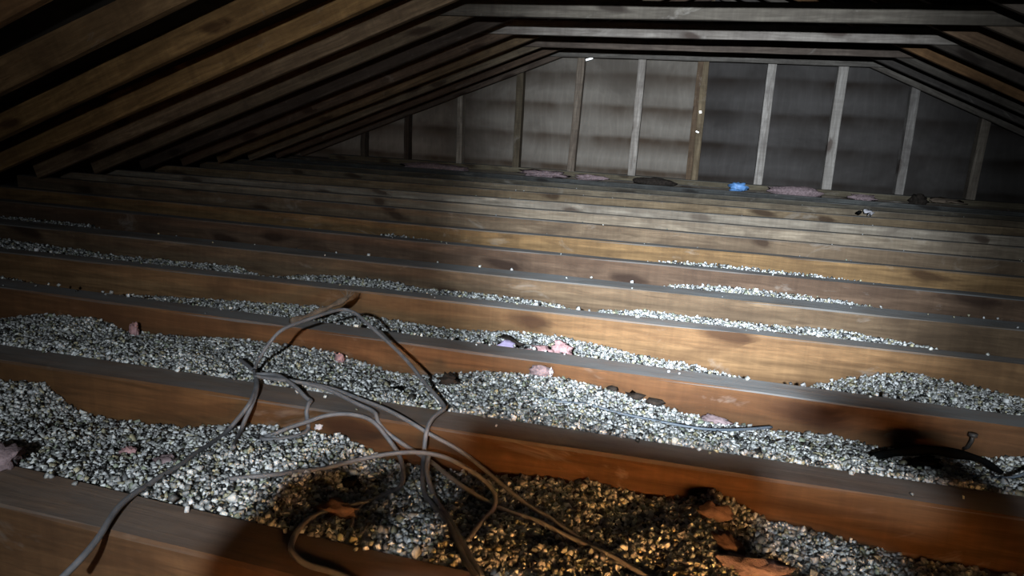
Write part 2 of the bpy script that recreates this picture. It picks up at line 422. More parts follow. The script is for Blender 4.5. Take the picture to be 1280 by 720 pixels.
# ------------------------------------------------------------------ loose fill between the joists
GRAV={
0 : [(-1.289, -0.042), (-1.174, -0.034), (-1.106, -0.082), (-1.017, -0.084), (-0.877, -0.079), (-0.711, -0.045), (-0.555, -0.043), (-0.48, -0.071), (-0.393, -0.076), (-0.308, -0.071), (-0.199, -0.061), (-0.12, -0.054), (-0.043, -0.061), (0.019, -0.056), (0.065, -0.033), (0.153, -0.069), (0.258, -0.078), (0.348, -0.091), (0.507, -0.093)] ,
1 : [(-1.781, -0.094), (-1.616, -0.056), (-1.438, -0.049), (-1.367, -0.072), (-1.04, -0.049), (-0.783, -0.045), (-0.681, -0.069), (-0.582, -0.076), (-0.431, -0.044), (-0.287, -0.025), (-0.147, -0.039), (0.022, -0.068), (0.181, -0.077), (0.3, -0.07), (0.389, -0.08), (0.488, -0.079), (0.568, -0.068), (0.631, -0.053)] ,
2 : [(-2.168, -0.081), (-1.864, -0.105), (-1.572, -0.086), (-1.035, -0.057), (-0.645, -0.081), (-0.461, -0.066), (-0.328, -0.061), (-0.197, -0.079), (0.014, -0.099), (0.167, -0.118), (0.248, -0.142), (0.312, -0.115), (0.437, -0.068), (0.526, -0.05), (0.652, -0.06), (0.795, -0.085)] ,
3 : [(-2.598, -0.055), (-2.412, -0.06), (-2.057, -0.072), (-1.557, -0.065), (-1.447, -0.095), (-1.322, -0.073), (-1.155, -0.056), (-0.979, -0.058), (-0.864, -0.071), (-0.615, -0.066), (-0.402, -0.074), (-0.309, -0.104), (-0.272, -0.078), (-0.148, -0.064), (0.024, -0.065), (0.236, -0.066), (0.439, -0.059), (0.658, -0.076), (0.735, -0.091), (0.814, -0.126)] ,
4 : [(-3.157, -0.070), (-2.619, -0.070), (-2.494, -0.126), (-1.505, -0.136), (-0.243, -0.115), (-0.042, -0.064), (0.183, -0.054), (0.374, -0.056), (0.534, -0.065), (0.666, -0.081), (0.771, -0.120)] ,
5 : [(-3.582, -0.12), (-2.153, -0.12), (-1.441, -0.12), (-1.377, -0.055), (-1.17, -0.066), (-1.087, -0.126), (-0.291, -0.10), (-0.125, -0.062), (0.105, -0.053), (0.422, -0.059), (0.727, -0.074), (0.821, -0.12)] ,
}
NEAR = {0: -0.004, 1: -0.004, 2: -0.012, 3: -0.016, 4: -0.03, 5: -0.04}
RANGE = {0: (-1.5, 0.75), 1: (-2.0, 1.0), 2: (-2.5, 1.2), 3: (-2.9, 1.4), 4: (-3.3, 1.6), 5: (-3.4, 1.8)}
def vnoise(x, y, s, seed):
    """cheap smooth value noise, vectorised"""
    r = np.random.default_rng(seed).random((64, 64))
    u = x * s + 500.0; v = y * s + 500.0
    i = np.floor(u).astype(int); j = np.floor(v).astype(int); f = u - i; g = v - j
    f = f * f * (3 - 2 * f); g = g * g * (3 - 2 * g)
    a = r[i % 64, j % 64]; b2 = r[(i + 1) % 64, j % 64]; c = r[i % 64, (j + 1) % 64]; d = r[(i + 1) % 64, (j + 1) % 64]
    return (a * (1 - f) + b2 * f) * (1 - g) + (c * (1 - f) + d * f) * g - 0.5
def surface(n, x, y):
    gx = np.array([p[0] for p in GRAV[n]]); gz = np.array([p[1] for p in GRAV[n]])
    zf = np.interp(x, gx, gz)
    yb = JOISTS[n][0] + JOISTS[n][1] * x + JOISTS[n][2]
    yf = JOISTS[n + 1][0] + JOISTS[n + 1][1] * x
    t = np.clip((y - yb) / (yf - yb), 0, 1)
    zn = np.minimum(NEAR[n], zf + (0.10 if n < 2 else 0.03))
    s = t * t * (3 - 2 * t)
    return zn + (zf - zn) * (0.35 * t + 0.65 * s) + (0.016 * vnoise(x, y, 9, n + 1) + 0.008 * vnoise(x, y, 24, n + 9)) * np.sin(np.pi * np.clip(t, 0.08, 0.92))
CUBE = np.array([(x, y, z) for x in (-1, 1) for y in (-1, 1) for z in (-1, 1)], float)
CF = np.array([(0, 1, 3, 2), (4, 6, 7, 5), (0, 4, 5, 1), (2, 3, 7, 6), (0, 2, 6, 4), (1, 5, 7, 3)])
def grain_block(P, size, smin=0.7):
    """P: centres (m,3), size: half edge (m,). Returns verts, quads, colours."""
    m = len(P); size = size * 0.8
    q = rng.normal(size=(m, 4)); q /= np.linalg.norm(q, axis=1)[:, None]
    a, b2, c, d = q.T
    Rm = np.stack([np.stack([1 - 2 * (c * c + d * d), 2 * (b2 * c - a * d), 2 * (b2 * d + a * c)], -1),
                   np.stack([2 * (b2 * c + a * d), 1 - 2 * (b2 * b2 + d * d), 2 * (c * d - a * b2)], -1),
                   np.stack([2 * (b2 * d - a * c), 2 * (c * d + a * b2), 1 - 2 * (b2 * b2 + c * c)], -1)], 1)
    sc = size[:, None, None] * rng.uniform(0.55, 1.25, (m, 1, 3)) * rng.uniform(0.72, 1.18, (m, 8, 1))
    V = np.einsum('mij,mkj->mki', Rm, CUBE[None] * sc) + P[:, None]
    F = (CF[None] + (np.arange(m) * 8)[:, None, None]).reshape(-1, 4)
    u = rng.random(m); base = rng.uniform(0.16, 0.60, m)
    colr = np.stack([base, base * 1.01, base * rng.uniform(0.94, 1.03, m)], 1)
    mid = (u > 0.52) & (u < 0.74); colr[mid] *= 0.45
    tan = (u >= 0.74) & (u < 0.84); colr[tan] *= np.array([0.62, 0.56, 0.38])
    grn = (u >= 0.84) & (u < 0.89); colr[grn] *= np.array([0.42, 0.46, 0.34])
    drk = u >= 0.89; colr[drk] *= 0.06
    C = np.repeat(np.concatenate([colr, np.ones((m, 1))], 1), 8, 0)
    return V.reshape(-1, 3), F, C
def big_mesh(name, V, F, C):
    me = bpy.data.meshes.new(name)
    me.vertices.add(len(V)); me.vertices.foreach_set('co', V.astype(np.float32).ravel())
    me.loops.add(F.size); me.loops.foreach_set('vertex_index', F.astype(np.int32).ravel())
    me.polygons.add(len(F)); me.polygons.foreach_set('loop_start', (np.arange(len(F)) * 4).astype(np.int32))
    me.polygons.foreach_set('loop_total', np.full(len(F), 4, np.int32))
    me.update(calc_edges=True)
    at = me.attributes.new('col', 'FLOAT_COLOR', 'POINT'); at.data.foreach_set('color', C.astype(np.float32).ravel())
    me.validate()
    return me
GLAB = {0: 'pale grey granular fill in the nearest bay, strewn with loose cable loops', 1: 'pale grey granular fill between the second and third joists, with a thin wire across it',
        2: 'granular fill between the third and fourth joists, with a pink tuft and a heap by the shadow', 3: 'low drifts of granular fill between the fourth and fifth joists',
        4: 'thin granular drift showing behind the fifth joist', 5: 'thin granular drift showing behind the sixth joist'}
COUNT = {0: 36000, 1: 52000, 2: 44000, 3: 32000, 4: 15000, 5: 12000}
for n in range(6):
    x0, x1 = RANGE[n]; m = COUNT[n]
    x = rng.uniform(x0, x1, m); t = rng.random(m)
    yb = JOISTS[n][0] + JOISTS[n][1] * x + JOISTS[n][2] + 0.004; yf = JOISTS[n + 1][0] + JOISTS[n + 1][1] * x - 0.004
    y = yb + t * (yf - yb)
    size = rng.uniform(0.0024, 0.0046, m) * np.where(rng.random(m) < 0.06, 1.5, 1.0) * (1.0 if n < 3 else 1.15)
    z = TOP + surface(n, x, y) + rng.uniform(-0.006, 0.003, m)
    # the few that have rolled onto the near joist's top
    if n < 5:
        k = m // 500
        y[:k] = yb[:k] - np.abs(rng.normal(0, 0.010, k)); 
        z[:k] = TOP + 0.003
    V, F, C = grain_block(np.stack([x, y, z], 1), size)
    # bed under the loose grains
    gx = np.linspace(x0, x1, 90); gt = np.linspace(0, 1, 9)
    GX = np.repeat(gx, 9); yb = JOISTS[n][0] + JOISTS[n][1] * GX + JOISTS[n][2]; yf = JOISTS[n + 1][0] + JOISTS[n + 1][1] * GX
    GYY = yb + np.tile(gt, 90) * (yf - yb)
    GZ = TOP + surface(n, GX, GYY) - 0.006
    bi = np.array([(i * 9 + j, (i + 1) * 9 + j, (i + 1) * 9 + j + 1, i * 9 + j + 1) for i in range(89) for j in range(8)])
    V = np.concatenate([V, np.stack([GX, GYY, GZ], 1)]); F = np.concatenate([F, bi + m * 8])
    C = np.concatenate([C, np.tile(np.array([[0.13, 0.125, 0.115, 1]]), (len(GX), 1))])
    o = link('loose_fill_insulation', big_mesh('loose_fill_insulation', V, F, C), M_GRAN)
    tag(o, GLAB[n], 'insulation', kind='stuff')
# crumbs on the joist tops and in the far bays
P = []
for n in range(1, 12):
    m = 14 if n < 6 else 9
    x = rng.uniform(-2.4, 1.8, m); y = JOISTS[n][0] + JOISTS[n][1] * x + rng.uniform(0.006, JOISTS[n][2] - 0.004, m)
    P.append(np.stack([x, y, np.full(m, TOP + 0.003)], 1))
P = np.concatenate(P)
V, F, C = grain_block(P, rng.uniform(0.0018, 0.0032, len(P)))
tag(link('loose_crumbs', big_mesh('loose_crumbs', V, F, C), M_GRAN), 'scattered single granules lying along the dusty joist tops', 'insulation', kind='stuff')

# ------------------------------------------------------------------ cables
CAB = {
'arch' : [(-0.876, 1.21, 0.0), (-0.826, 1.166, 0.008), (-0.794, 1.139, 0.012), (-0.804, 1.165, 0.02), (-0.794, 1.19, 0.05), (-0.779, 1.213, 0.075), (-0.763, 1.263, 0.08), (-0.746, 1.304, 0.085), (-0.734, 1.351, 0.085), (-0.722, 1.372, 0.083), (-0.692, 1.362, 0.08), (-0.65, 1.333, 0.07), (-0.564, 1.285, 0.04), (-0.512, 1.244, 0.025), (-0.465, 1.191, 0.018), (-0.416, 1.138, 0.014), (-0.392, 1.106, 0.012), (-0.394, 1.087, 0.012), (-0.398, 1.058, 0.01), (-0.396, 1.029, 0.0), (-0.393, 1.012, -0.035), (-0.372, 0.955, -0.045), (-0.349, 0.908, -0.045), (-0.309, 0.849, -0.04), (-0.264, 0.788, -0.03), (-0.226, 0.722, -0.005), (-0.195, 0.677, 0.01)] ,
'pair' : [(-0.375, 0.988, -0.02), (-0.369, 0.964, -0.035), (-0.345, 0.925, -0.04), (-0.314, 0.873, -0.042), (-0.277, 0.817, -0.036), (-0.231, 0.744, -0.015), (-0.19, 0.683, 0.005)] ,
'left' : [(-0.794, 1.139, 0.012), (-0.754, 1.088, 0.012), (-0.717, 1.019, 0.01), (-0.725, 1.002, -0.01), (-0.745, 1.0, -0.035), (-0.737, 0.955, -0.045), (-0.713, 0.874, -0.038), (-0.692, 0.805, -0.025), (-0.686, 0.744, -0.008), (-0.675, 0.689, 0.008), (-0.66, 0.647, 0.01), (-0.643, 0.611, 0.008), (-0.637, 0.575, 0.0), (-0.64, 0.547, -0.01)] ,
'left2' : [(-0.785, 1.129, 0.012), (-0.734, 1.061, 0.014), (-0.715, 1.014, 0.0), (-0.725, 1.003, -0.03), (-0.705, 0.961, -0.045), (-0.681, 0.92, -0.05), (-0.662, 0.889, -0.055)] ,
'loop' : [(-0.775, 1.118, 0.014), (-0.742, 1.132, 0.014), (-0.703, 1.105, 0.018), (-0.664, 1.08, 0.016), (-0.634, 1.066, 0.0), (-0.624, 1.063, -0.02), (-0.62, 1.046, -0.035), (-0.619, 1.017, -0.042), (-0.63, 0.996, -0.045), (-0.646, 0.98, -0.045), (-0.663, 0.971, -0.045), (-0.672, 0.978, -0.044), (-0.668, 0.99, -0.04), (-0.64, 1.008, -0.025), (-0.607, 1.018, -0.012), (-0.581, 1.024, 0.0), (-0.55, 1.037, 0.004), (-0.515, 1.042, 0.002), (-0.49, 1.037, -0.005), (-0.466, 1.032, -0.025), (-0.442, 1.019, -0.04), (-0.422, 0.993, -0.048), (-0.402, 0.95, -0.048), (-0.397, 0.917, -0.046), (-0.404, 0.87, -0.042), (-0.419, 0.836, -0.04), (-0.441, 0.774, -0.03), (-0.443, 0.727, -0.015), (-0.433, 0.689, 0.0), (-0.421, 0.662, 0.008), (-0.403, 0.648, 0.008), (-0.382, 0.643, 0.004), (-0.362, 0.643, 0.004), (-0.33, 0.636, 0.005), (-0.295, 0.612, 0.004), (-0.26, 0.570, -0.02), (-0.23, 0.53, -0.05)] ,
'mid' : [(-0.774, 1.115, 0.012), (-0.73, 1.114, 0.014), (-0.68, 1.113, 0.014), (-0.628, 1.11, 0.012), (-0.578, 1.09, 0.01), (-0.521, 1.07, 0.0), (-0.468, 1.054, -0.025), (-0.427, 1.045, -0.045), (-0.38, 1.018, -0.047), (-0.34, 0.985, -0.047), (-0.271, 0.934, -0.044), (-0.212, 0.899, -0.042), (-0.132, 0.851, -0.04), (-0.046, 0.802, -0.04), (0.02, 0.750, -0.03), (0.09, 0.700, -0.01)] ,
'long' : [(-0.77, 1.105, 0.016), (-0.714, 1.101, 0.018), (-0.664, 1.115, 0.014), (-0.605, 1.111, 0.012), (-0.555, 1.091, 0.012), (-0.49, 1.067, 0.012), (-0.434, 1.042, 0.008), (-0.389, 1.036, -0.008), (-0.35, 1.049, -0.03), (-0.302, 1.032, -0.045), (-0.248, 0.984, -0.047), (-0.197, 0.932, -0.045), (-0.151, 0.888, -0.042), (-0.098, 0.84, -0.04), (-0.051, 0.808, -0.04), (0.015, 0.765, -0.03), (0.09, 0.718, -0.015)] ,
'bow' : [(-0.601, 0.791, -0.02), (-0.581, 0.808, -0.028), (-0.555, 0.829, -0.03), (-0.533, 0.867, -0.03), (-0.5, 0.917, -0.025), (-0.446, 0.944, -0.012), (-0.4, 0.961, -0.005), (-0.356, 0.969, -0.005), (-0.317, 0.971, -0.015), (-0.274, 0.962, -0.03), (-0.248, 0.937, -0.038), (-0.24, 0.896, -0.04), (-0.238, 0.836, -0.036), (-0.236, 0.763, -0.022)] ,
'stub' : [(-0.401, 0.904, -0.04), (-0.412, 0.872, -0.042), (-0.415, 0.833, -0.04), (-0.405, 0.791, -0.036), (-0.386, 0.745, -0.03)] ,
'wire' : [(-0.261, 1.271, -0.03), (-0.219, 1.276, -0.02), (-0.158, 1.284, -0.022), (-0.081, 1.28, -0.024), (0.008, 1.274, -0.026), (0.065, 1.277, -0.026), (0.122, 1.305, -0.028), (0.175, 1.346, -0.032)] ,
'wire2' : [(0.448, 1.229, -0.025), (0.492, 1.23, -0.02), (0.537, 1.244, -0.016), (0.566, 1.267, -0.012), (0.631, 1.353, -0.02)] ,
}
def catmull(pts, sub=7):
    P = [Vector(p) for p in pts]; P = [P[0] * 2 - P[1]] + P + [P[-1] * 2 - P[-2]]
    out = []
    for i in range(1, len(P) - 2):
        a, b2, c, d = P[i - 1:i + 3]
        for s in range(sub):
            t = s / sub
            out.append(0.5 * ((2 * b2) + (c - a) * t + (2 * a - 5 * b2 + 4 * c - d) * t * t + (3 * b2 - a - 3 * c + d) * t ** 3))
    out.append(P[-2])
    return out
def tube_mesh(name, pts, r, sides=8, taper=None, flat=1.0):
    n = len(pts); vs, fs = [], []
    nrm = Vector((0, 0, 1))
    for i, p in enumerate(pts):
        tg = (pts[min(i + 1, n - 1)] - pts[max(i - 1, 0)]).normalized()
        nrm = (nrm - tg * nrm.dot(tg))
        if nrm.length < 1e-4: nrm = tg.orthogonal()
        nrm.normalize(); bi = tg.cross(nrm)
        rr = r if taper is None else r * taper(i / (n - 1))
        for k in range(sides):
            a = 6.28318 * k / sides
            vs.append(p + nrm * math.cos(a) * rr * flat + bi * math.sin(a) * rr)
    for i in range(n - 1):
        for k in range(sides):
            a = i * sides + k; b2 = i * sides + (k + 1) % sides
            fs.append((a, b2, b2 + sides, a + sides))
    fs.append(tuple(range(sides))[::-1]); fs.append(tuple(range((n - 1) * sides, n * sides)))
    return mesh(name, vs, fs, True)
def settle(p, r):
    """keep a path point off the timber and on top of the fill"""
    x, y, z = p.x, p.y, p.z - TOP
    for n in range(4):
        f, b2 = jy(n, x), jb(n, x)
        if f - r < y < b2 + r and z < r + 0.0015:
            up, fr, bk = r + 0.0015 - z, y - (f - r), (b2 + r) - y
            if up <= min(fr, bk): z = r + 0.0015
            elif fr <= bk: y = f - r - 0.0005
            else: y = b2 + r + 0.0005
    for n in range(4):
        if jb(n, x) < y < jy(n + 1, x):
            z = max(z, float(surface(n, np.array([x]), np.array([y]))[0]) + r + 0.001)
    return Vector((x, y, z + TOP))
def lay(pts, r):
    P = catmull([(x, y, z + TOP) for x, y, z in pts])
    for it in range(7):
        P = [settle(p, r) for p in P]
        P = [P[0]] + [P[i] * 0.5 + (P[i - 1] + P[i + 1]) * 0.25 for i in range(1, len(P) - 1)] + [P[-1]]
    return [settle(p, r) for p in P]
CL = {'arch': ('electrical_cable', 'grey cable arching up over the third joist, then dropping down across the second', 0.0038, M_CABLE),
 'pair': ('electrical_cable', 'dark cable strand running beside the dropped end of the arched cable', 0.0038, M_CABLE),
 'left': ('electrical_cable', 'grey cable running from the tangle down over the nearest joist to the picture corner', 0.0040, M_CABLE),
 'left2': ('electrical_cable', 'short grey cable hanging from the tangle into the pale fill', 0.0038, M_CABLE),
 'loop': ('electrical_cable', 'grey cable curled into a small open loop against the second joist', 0.0038, M_CABLE),
 'mid': ('electrical_cable', 'lower of two grey cables slanting away over the brown lit fill', 0.0038, M_CABLE),
 'long': ('electrical_cable', 'upper of two grey cables slanting away over the brown lit fill', 0.0036, M_CABLE),
 'bow': ('electrical_cable', 'brown lit cable bowed in a wide low hoop over the nearest bay', 0.0036, M_CABLE),
 'stub': ('electrical_cable', 'short thin cable curving down to the nearest joist beside the orange clump', 0.0026, M_CABLE),
 'wire': ('thin_wire', 'thin blue grey wire lying across the pale fill behind the second joist', 0.0028, M_WIRE),
 'wire2': ('thin_wire', 'short bluish wire by the black rubber strip', 0.0028, M_WIRE)}
for k, (nm, lab, r, mt) in CL.items():
    pts = lay(CAB[k], r)
    o = link(nm, tube_mesh(nm, pts, r), mt)
    tag(o, lab, 'cable' if nm == 'electrical_cable' else 'wire', 'loose cables' if nm == 'electrical_cable' else 'thin wires')

# ------------------------------------------------------------------ debris
def lump(name, loc, size, mat, seed, label, cat, rough=0.75, freq=2.6, rot=0.0, sub=3, group=None):
    bm = bmesh.new(); bmesh.ops.create_icosphere(bm, subdivisions=sub, radius=1.0)
    off = Vector((seed * 3.7, seed * 1.3, seed * 2.1))
    for v in bm.verts:
        d = v.co.normalized()
        k = 1 + rough * noise.noise(d * freq + off) + rough * 0.5 * noise.noise(d * freq * 2.7 + off)
        v.co = Vector((d.x * size[0], d.y * size[1], d.z * size[2])) * k
    me = bpy.data.meshes.new(name); bm.to_mesh(me); bm.free()
    me.polygons.foreach_set('use_smooth', [True] * len(me.polygons))
    o = link(name, me, mat); o.location = (loc[0], loc[1], loc[2] + TOP); o.rotation_euler = (0, 0, rot)
    return tag(o, label, cat, group)
def flake(name, loc, size, mat, seed, label, cat, rot=(0, 0, 0), group=None):
    """bent, ragged chip: a small curled plate with thickness"""
    rs = np.random.default_rng(seed); nx, ny = 6, 4
    top = []
    for i in range(nx):
        for j in range(ny):
            u, v = i / (nx - 1) - 0.5, j / (ny - 1) - 0.5
            e = 1 + 0.18 * rs.normal()
            top.append((u * size[0] * e, v * size[1] * (1 - 0.6 * abs(u)) * e, size[2] * (1.2 * (0.25 - u * u) * 2 + 0.25 * rs.normal())))
    m = len(top); bot = [(x, y, z - max(0.0015, size[2] * 0.35)) for x, y, z in top]
    f = []
    for i in range(nx - 1):
        for j in range(ny - 1):
            a = i * ny + j; q = (a, a + ny, a + ny + 1, a + 1); f.append(q); f.append(tuple(k + m for k in q[::-1]))
    rim = [i * ny for i in range(nx)] + [(nx - 1) * ny + j for j in range(1, ny)] + [i * ny + ny - 1 for i in range(nx - 2, -1, -1)] + [j for j in range(ny - 2, 0, -1)]
    for a, b2 in zip(rim, rim[1:] + rim[:1]): f.append((b2, a, a + m, b2 + m))
    o = link(name, mesh(name, top + bot, f, True), mat)
    o.location = (loc[0], loc[1], loc[2] + TOP); o.rotation_euler = rot
    return tag(o, label, cat, group)
def sz(n, x, y, dz=0.0): return (x, y, float(surface(n, np.array([x]), np.array([y]))[0]) + dz)

lump('glass_wool_tuft', sz(2, -0.28, 1.60, 0.020), (0.024, 0.017, 0.018), M_PINK, 3, 'pale pink glass wool tuft standing behind the third joist', 'insulation tuft')
lump('glass_wool_tuft', sz(2, -0.325, 1.585, 0.010), (0.028, 0.014, 0.010), M_PINK, 5, 'flat mauve pink wisp lying just beside the standing pink tuft', 'insulation tuft')
lump('glass_wool_tuft', sz(2, -0.225, 1.565, 0.009), (0.032, 0.013, 0.007), M_GREYPINK, 6, 'faded grey pink wisp trailing along the third joist', 'insulation tuft')
flake('paper_scrap', sz(2, -0.405, 1.572, 0.020), (0.040, 0.032, 0.006), M_LILAC, 4, 'lilac paper scrap below a dark bark chip', 'scrap', (0.5, 0.1, 0.3))
flake('bark_chip', sz(2, -0.415, 1.625, 0.026), (0.070, 0.026, 0.008), M_CHIP, 8, 'long dark bark chip lying above the lilac paper scrap', 'chip', (0.15, 0.15, -0.45))
lump('glass_wool_tuft', (-0.918, 0.716, 0.010), (0.028, 0.022, 0.016), M_GREYPINK, 61, 'dusky pink chunk on the edge of the nearest joist at the frame edge', 'insulation tuft')
lump('glass_wool_tuft', sz(0, -0.835, 0.86, 0.004), (0.013, 0.011, 0.008), M_PINK, 11, 'small pink fleck on the pale fill in the nearest bay', 'insulation tuft')
lump('glass_wool_tuft', sz(1, -1.31, 1.40, 0.012), (0.012, 0.009, 0.022), M_PINK, 12, 'upright pink tuft leaning on the third joist', 'insulation tuft')
lump('glass_wool_tuft', sz(1, -0.75, 1.395, 0.008), (0.010, 0.008, 0.014), M_PINK, 13, 'small pink tuft under the arched cable', 'insulation tuft')
lump('glass_wool_tuft', sz(1, -0.29, 1.42, 0.012), (0.022, 0.010, 0.012), M_GREYPINK, 14, 'grey pink tuft beside a white fleck at the third joist', 'insulation tuft')
lump('white_fleck', sz(1, -0.268, 1.42, 0.014), (0.005, 0.005, 0.012), M_PALE, 15, 'white fleck standing up next to the grey pink tuft', 'scrap', sub=2)
for i, (x, y, s, lab) in enumerate(((-0.135, 1.425, 0.011, 'small dark chip, first of three along the third joist'), (-0.088, 1.42, 0.017, 'rounded dark chip, middle of three along the third joist'), (-0.050, 1.415, 0.018, 'rounded dark chip, last of three along the third joist'))):
    lump('dark_chip', sz(1, x, y, 0.008), (s, s * 0.6, s * 0.45), M_CHIP, 20 + i, lab, 'chip', sub=2, group='dark chips by the third joist')
lump('glass_wool_tuft', sz(1, 0.075, 1.41, 0.006), (0.026, 0.012, 0.010), M_GREYPINK, 24, 'dull mauve tuft at the edge of the shadow on the fill', 'insulation tuft')
lump('dark_clump', sz(1, -0.455, 1.30, 0.008), (0.019, 0.014, 0.016), M_CHIP, 25, 'dark ragged clump on the pale fill next to the falling cable', 'clump', 0.7)
lump('dark_clump', sz(1, -0.535, 1.225, 0.002), (0.016, 0.011, 0.007), M_BLACK, 26, 'small black clump in the middle of the pale fill', 'clump', 0.7)
lump('wool_clump', sz(0, -0.43, 0.785, 0.006), (0.026, 0.015, 0.012), M_BROWN, 27, 'orange brown wool clump beside the nearest joist', 'clump')
lump('dark_clump', sz(0, -0.47, 0.905, 0.003), (0.014, 0.013, 0.009), M_BLACK, 28, 'black clump under the hooped cable', 'clump', 0.6)
lump('wool_clump', sz(0, 0.068, 0.970, 0.008), (0.020, 0.015, 0.013), M_BROWN, 29, 'rounded orange brown clump in the shaded fill', 'clump')
lump('wool_clump', sz(0, 0.085, 0.895, 0.006), (0.015, 0.030, 0.011), M_BROWN, 30, 'long brown wisp below the rounded orange brown clump', 'clump', rot=0.5)
lump('wool_clump', sz(0, 0.110, 0.845, 0.006), (0.040, 0.018, 0.012), M_GREYPINK, 31, 'pinkish brown clump at the lower frame edge', 'clump')
lump('wool_clump', sz(0, -0.735, 0.83, 0.002), (0.022, 0.013, 0.008), M_GREYPINK, 32, 'brownish wisp beside the cable in the nearest bay', 'clump')
flake('wood_splinter', (-0.600, jy(1, -0.6) - 0.006, -0.030), (0.014, 0.010, 0.005), M_PALE, 33, 'pale splinter stuck on the face of the second joist', 'chip', (1.2, 0, 0.2))
# twig with a frayed end
tw = empty('dry_twig', (-0.895, 1.50, TOP - 0.02))
tag(tw, 'frayed brown twig poking up behind the third joist by the arched cable', 'twig')
tp = catmull([(-0.02, -0.035, 0.025), (0.0, 0.02, 0.03), (0.03, 0.07, 0.045), (0.055, 0.11, 0.06)], 6)
link('stem', tube_mesh('stem', tp, 0.009, 7, lambda t: 1 - 0.3 * t + 0.25 * math.sin(17 * t)), M_TWIG, tw)
for i in range(7):
    d = Vector((rng.uniform(-0.4, 0.6), rng.uniform(-0.2, 0.6), rng.uniform(0.2, 1.0))).normalized() * 0.028
    e = Vector((0.052, 0.105, 0.058))
    link('fibre', tube_mesh('fibre', [e, e + d * 0.5 + Vector((0.003, 0, 0)), e + d], 0.0022, 5, lambda t: 1 - 0.8 * t), M_TWIG, tw)
# black rubber strip and its dark scraps
rp = catmull([(0.335, 1.275, -0.030), (0.375, 1.29, -0.022), (0.42, 1.30, -0.014), (0.47, 1.305, -0.014), (0.51, 1.305, -0.018), (0.545, 1.30, -0.034)], 6)
rp = [Vector((p.x, p.y, p.z + TOP)) for p in rp]
o = link('rubber_strip', tube_mesh('rubber_strip', rp, 0.0105, 8, lambda t: 0.55 + 0.45 * math.sin(math.pi * min(1, t * 1.1)) + 0.12 * math.sin(23 * t), 0.8), M_BLACK)
tag(o, 'black torn rubber strip bent over the fill in the shadow', 'strip')
lump('dark_clump', sz(1, 0.415, 1.262, 0.004), (0.024, 0.020, 0.012), M_BLACK, 35, 'black clump under the torn rubber strip', 'clump', 0.7)
# bent nail in the face of the third joist
nl = empty('bent_nail', (0.535, jy(2, 0.535), TOP - 0.035))
tag(nl, 'dark bent nail sticking from the third joist above the rubber strip', 'nail')
link('shank', tube_mesh('shank', [Vector((-0.004, 0.002, -0.022)), Vector((-0.002, -0.012, -0.012)), Vector((0, -0.018, 0.004)), Vector((0, -0.018, 0.014))], 0.0035, 6), M_STEEL, nl)
link('head', tube_mesh('head', [Vector((0, -0.018, 0.013)), Vector((0, -0.018, 0.019))], 0.008, 8), M_STEEL, nl)

# scraps along the foot of the gable wall (on the wall plate and last joists)
Z0 = 0.046
lump('glass_wool_batt', (-1.34, 6.15, 0.012), (0.17, 0.05, 0.030), M_GREYPINK, 41, 'mauve batt end at the wall foot between brown stud and orange-footed stud', 'insulation batt')
lump('glass_wool_batt', (-0.93, 6.16, 0.008), (0.13, 0.05, 0.024), M_GREYPINK, 42, 'pale batt scrap at the wall foot under the middle whitish stud', 'insulation batt')
lump('dark_mound', (-0.40, 6.16, 0.012), (0.18, 0.055, 0.036), M_CHIP, 43, 'low dark mound at the wall foot beside the doubled stud', 'mound', 0.2)
lump('plastic_scrap', (0.275, 6.15, 0.022), (0.070, 0.04, 0.034), M_BLUE, 44, 'crumpled bright blue plastic at the foot of a pale stud', 'plastic', 0.6)
lump('glass_wool_batt', (0.72, 6.15, 0.016), (0.21, 0.05, 0.042), M_GREYPINK, 45, 'long strip of pink batt at the wall foot between the two palest studs', 'insulation batt', 0.3)
lump('glass_wool_batt', (1.22, 6.16, 0.005), (0.09, 0.04, 0.024), M_GREYPINK, 46, 'small mauve batt scrap beyond the widest pale stud', 'insulation batt')
flake('card_sheet', (1.79, 6.13, 0.030), (0.24, 0.09, 0.02), M_CARD, 47, 'buff card sheet lying at the wall foot beyond the peeling stud', 'card', (0.2, 0.0, 0.05))
lump('dark_mound', (1.60, 6.13, 0.016), (0.06, 0.04, 0.046), M_CHIP, 48, 'dark crumpled scrap at the foot of the peeling stud', 'mound', 0.6)
lump('glass_wool_batt', (-2.35, 6.15, 0.0), (0.32, 0.05, 0.034), M_GREYPINK, 49, 'grey pink batt along the wall foot in the dark low corner', 'insulation batt', 0.35)
flake('white_scrap', (1.04, 5.03, 0.012), (0.055, 0.05, 0.03), M_PALE, 50, 'crumpled whitish scrap resting on a far joist', 'scrap', (0.3, 0.5, 0.8))
lump('dark_chip', (0.985, 5.02, 0.008), (0.016, 0.012, 0.013), M_BLACK, 51, 'black chip on a far joist by the crumpled whitish scrap', 'chip', sub=2)

# ------------------------------------------------------------------ the photographer's hands and the phone they hold up, just behind and below the lens
ORG = Vector((0, 0, TOP + 0.5194))
def skin_obj(name, chains, mat, parent, root=0):
    """connected chains of (x, y, z, radius) grown into one surface with the Skin modifier"""
    bm = bmesh.new(); lay = bm.verts.layers.skin.verify(); made = {}
    first = None
    for ch in chains:
        prev = None
        for p in ch:
            key = tuple(round(c, 4) for c in p[:3])
            v = made.get(key)
            if v is None:
                v = bm.verts.new(p[:3]); made[key] = v
                v[lay].radius = (p[3], p[3])
                if first is None: first = v; v[lay].use_root = True
            if prev is not None and bm.edges.get((prev, v)) is None: bm.edges.new((prev, v))
            prev = v
    me = bpy.data.meshes.new(name); bm.to_mesh(me); bm.free()
    o = link(name, me, mat, parent)
    o.modifiers.new('skin', 'SKIN'); s = o.modifiers.new('smooth', 'SUBSURF'); s.levels = s.render_levels = 1
    return o
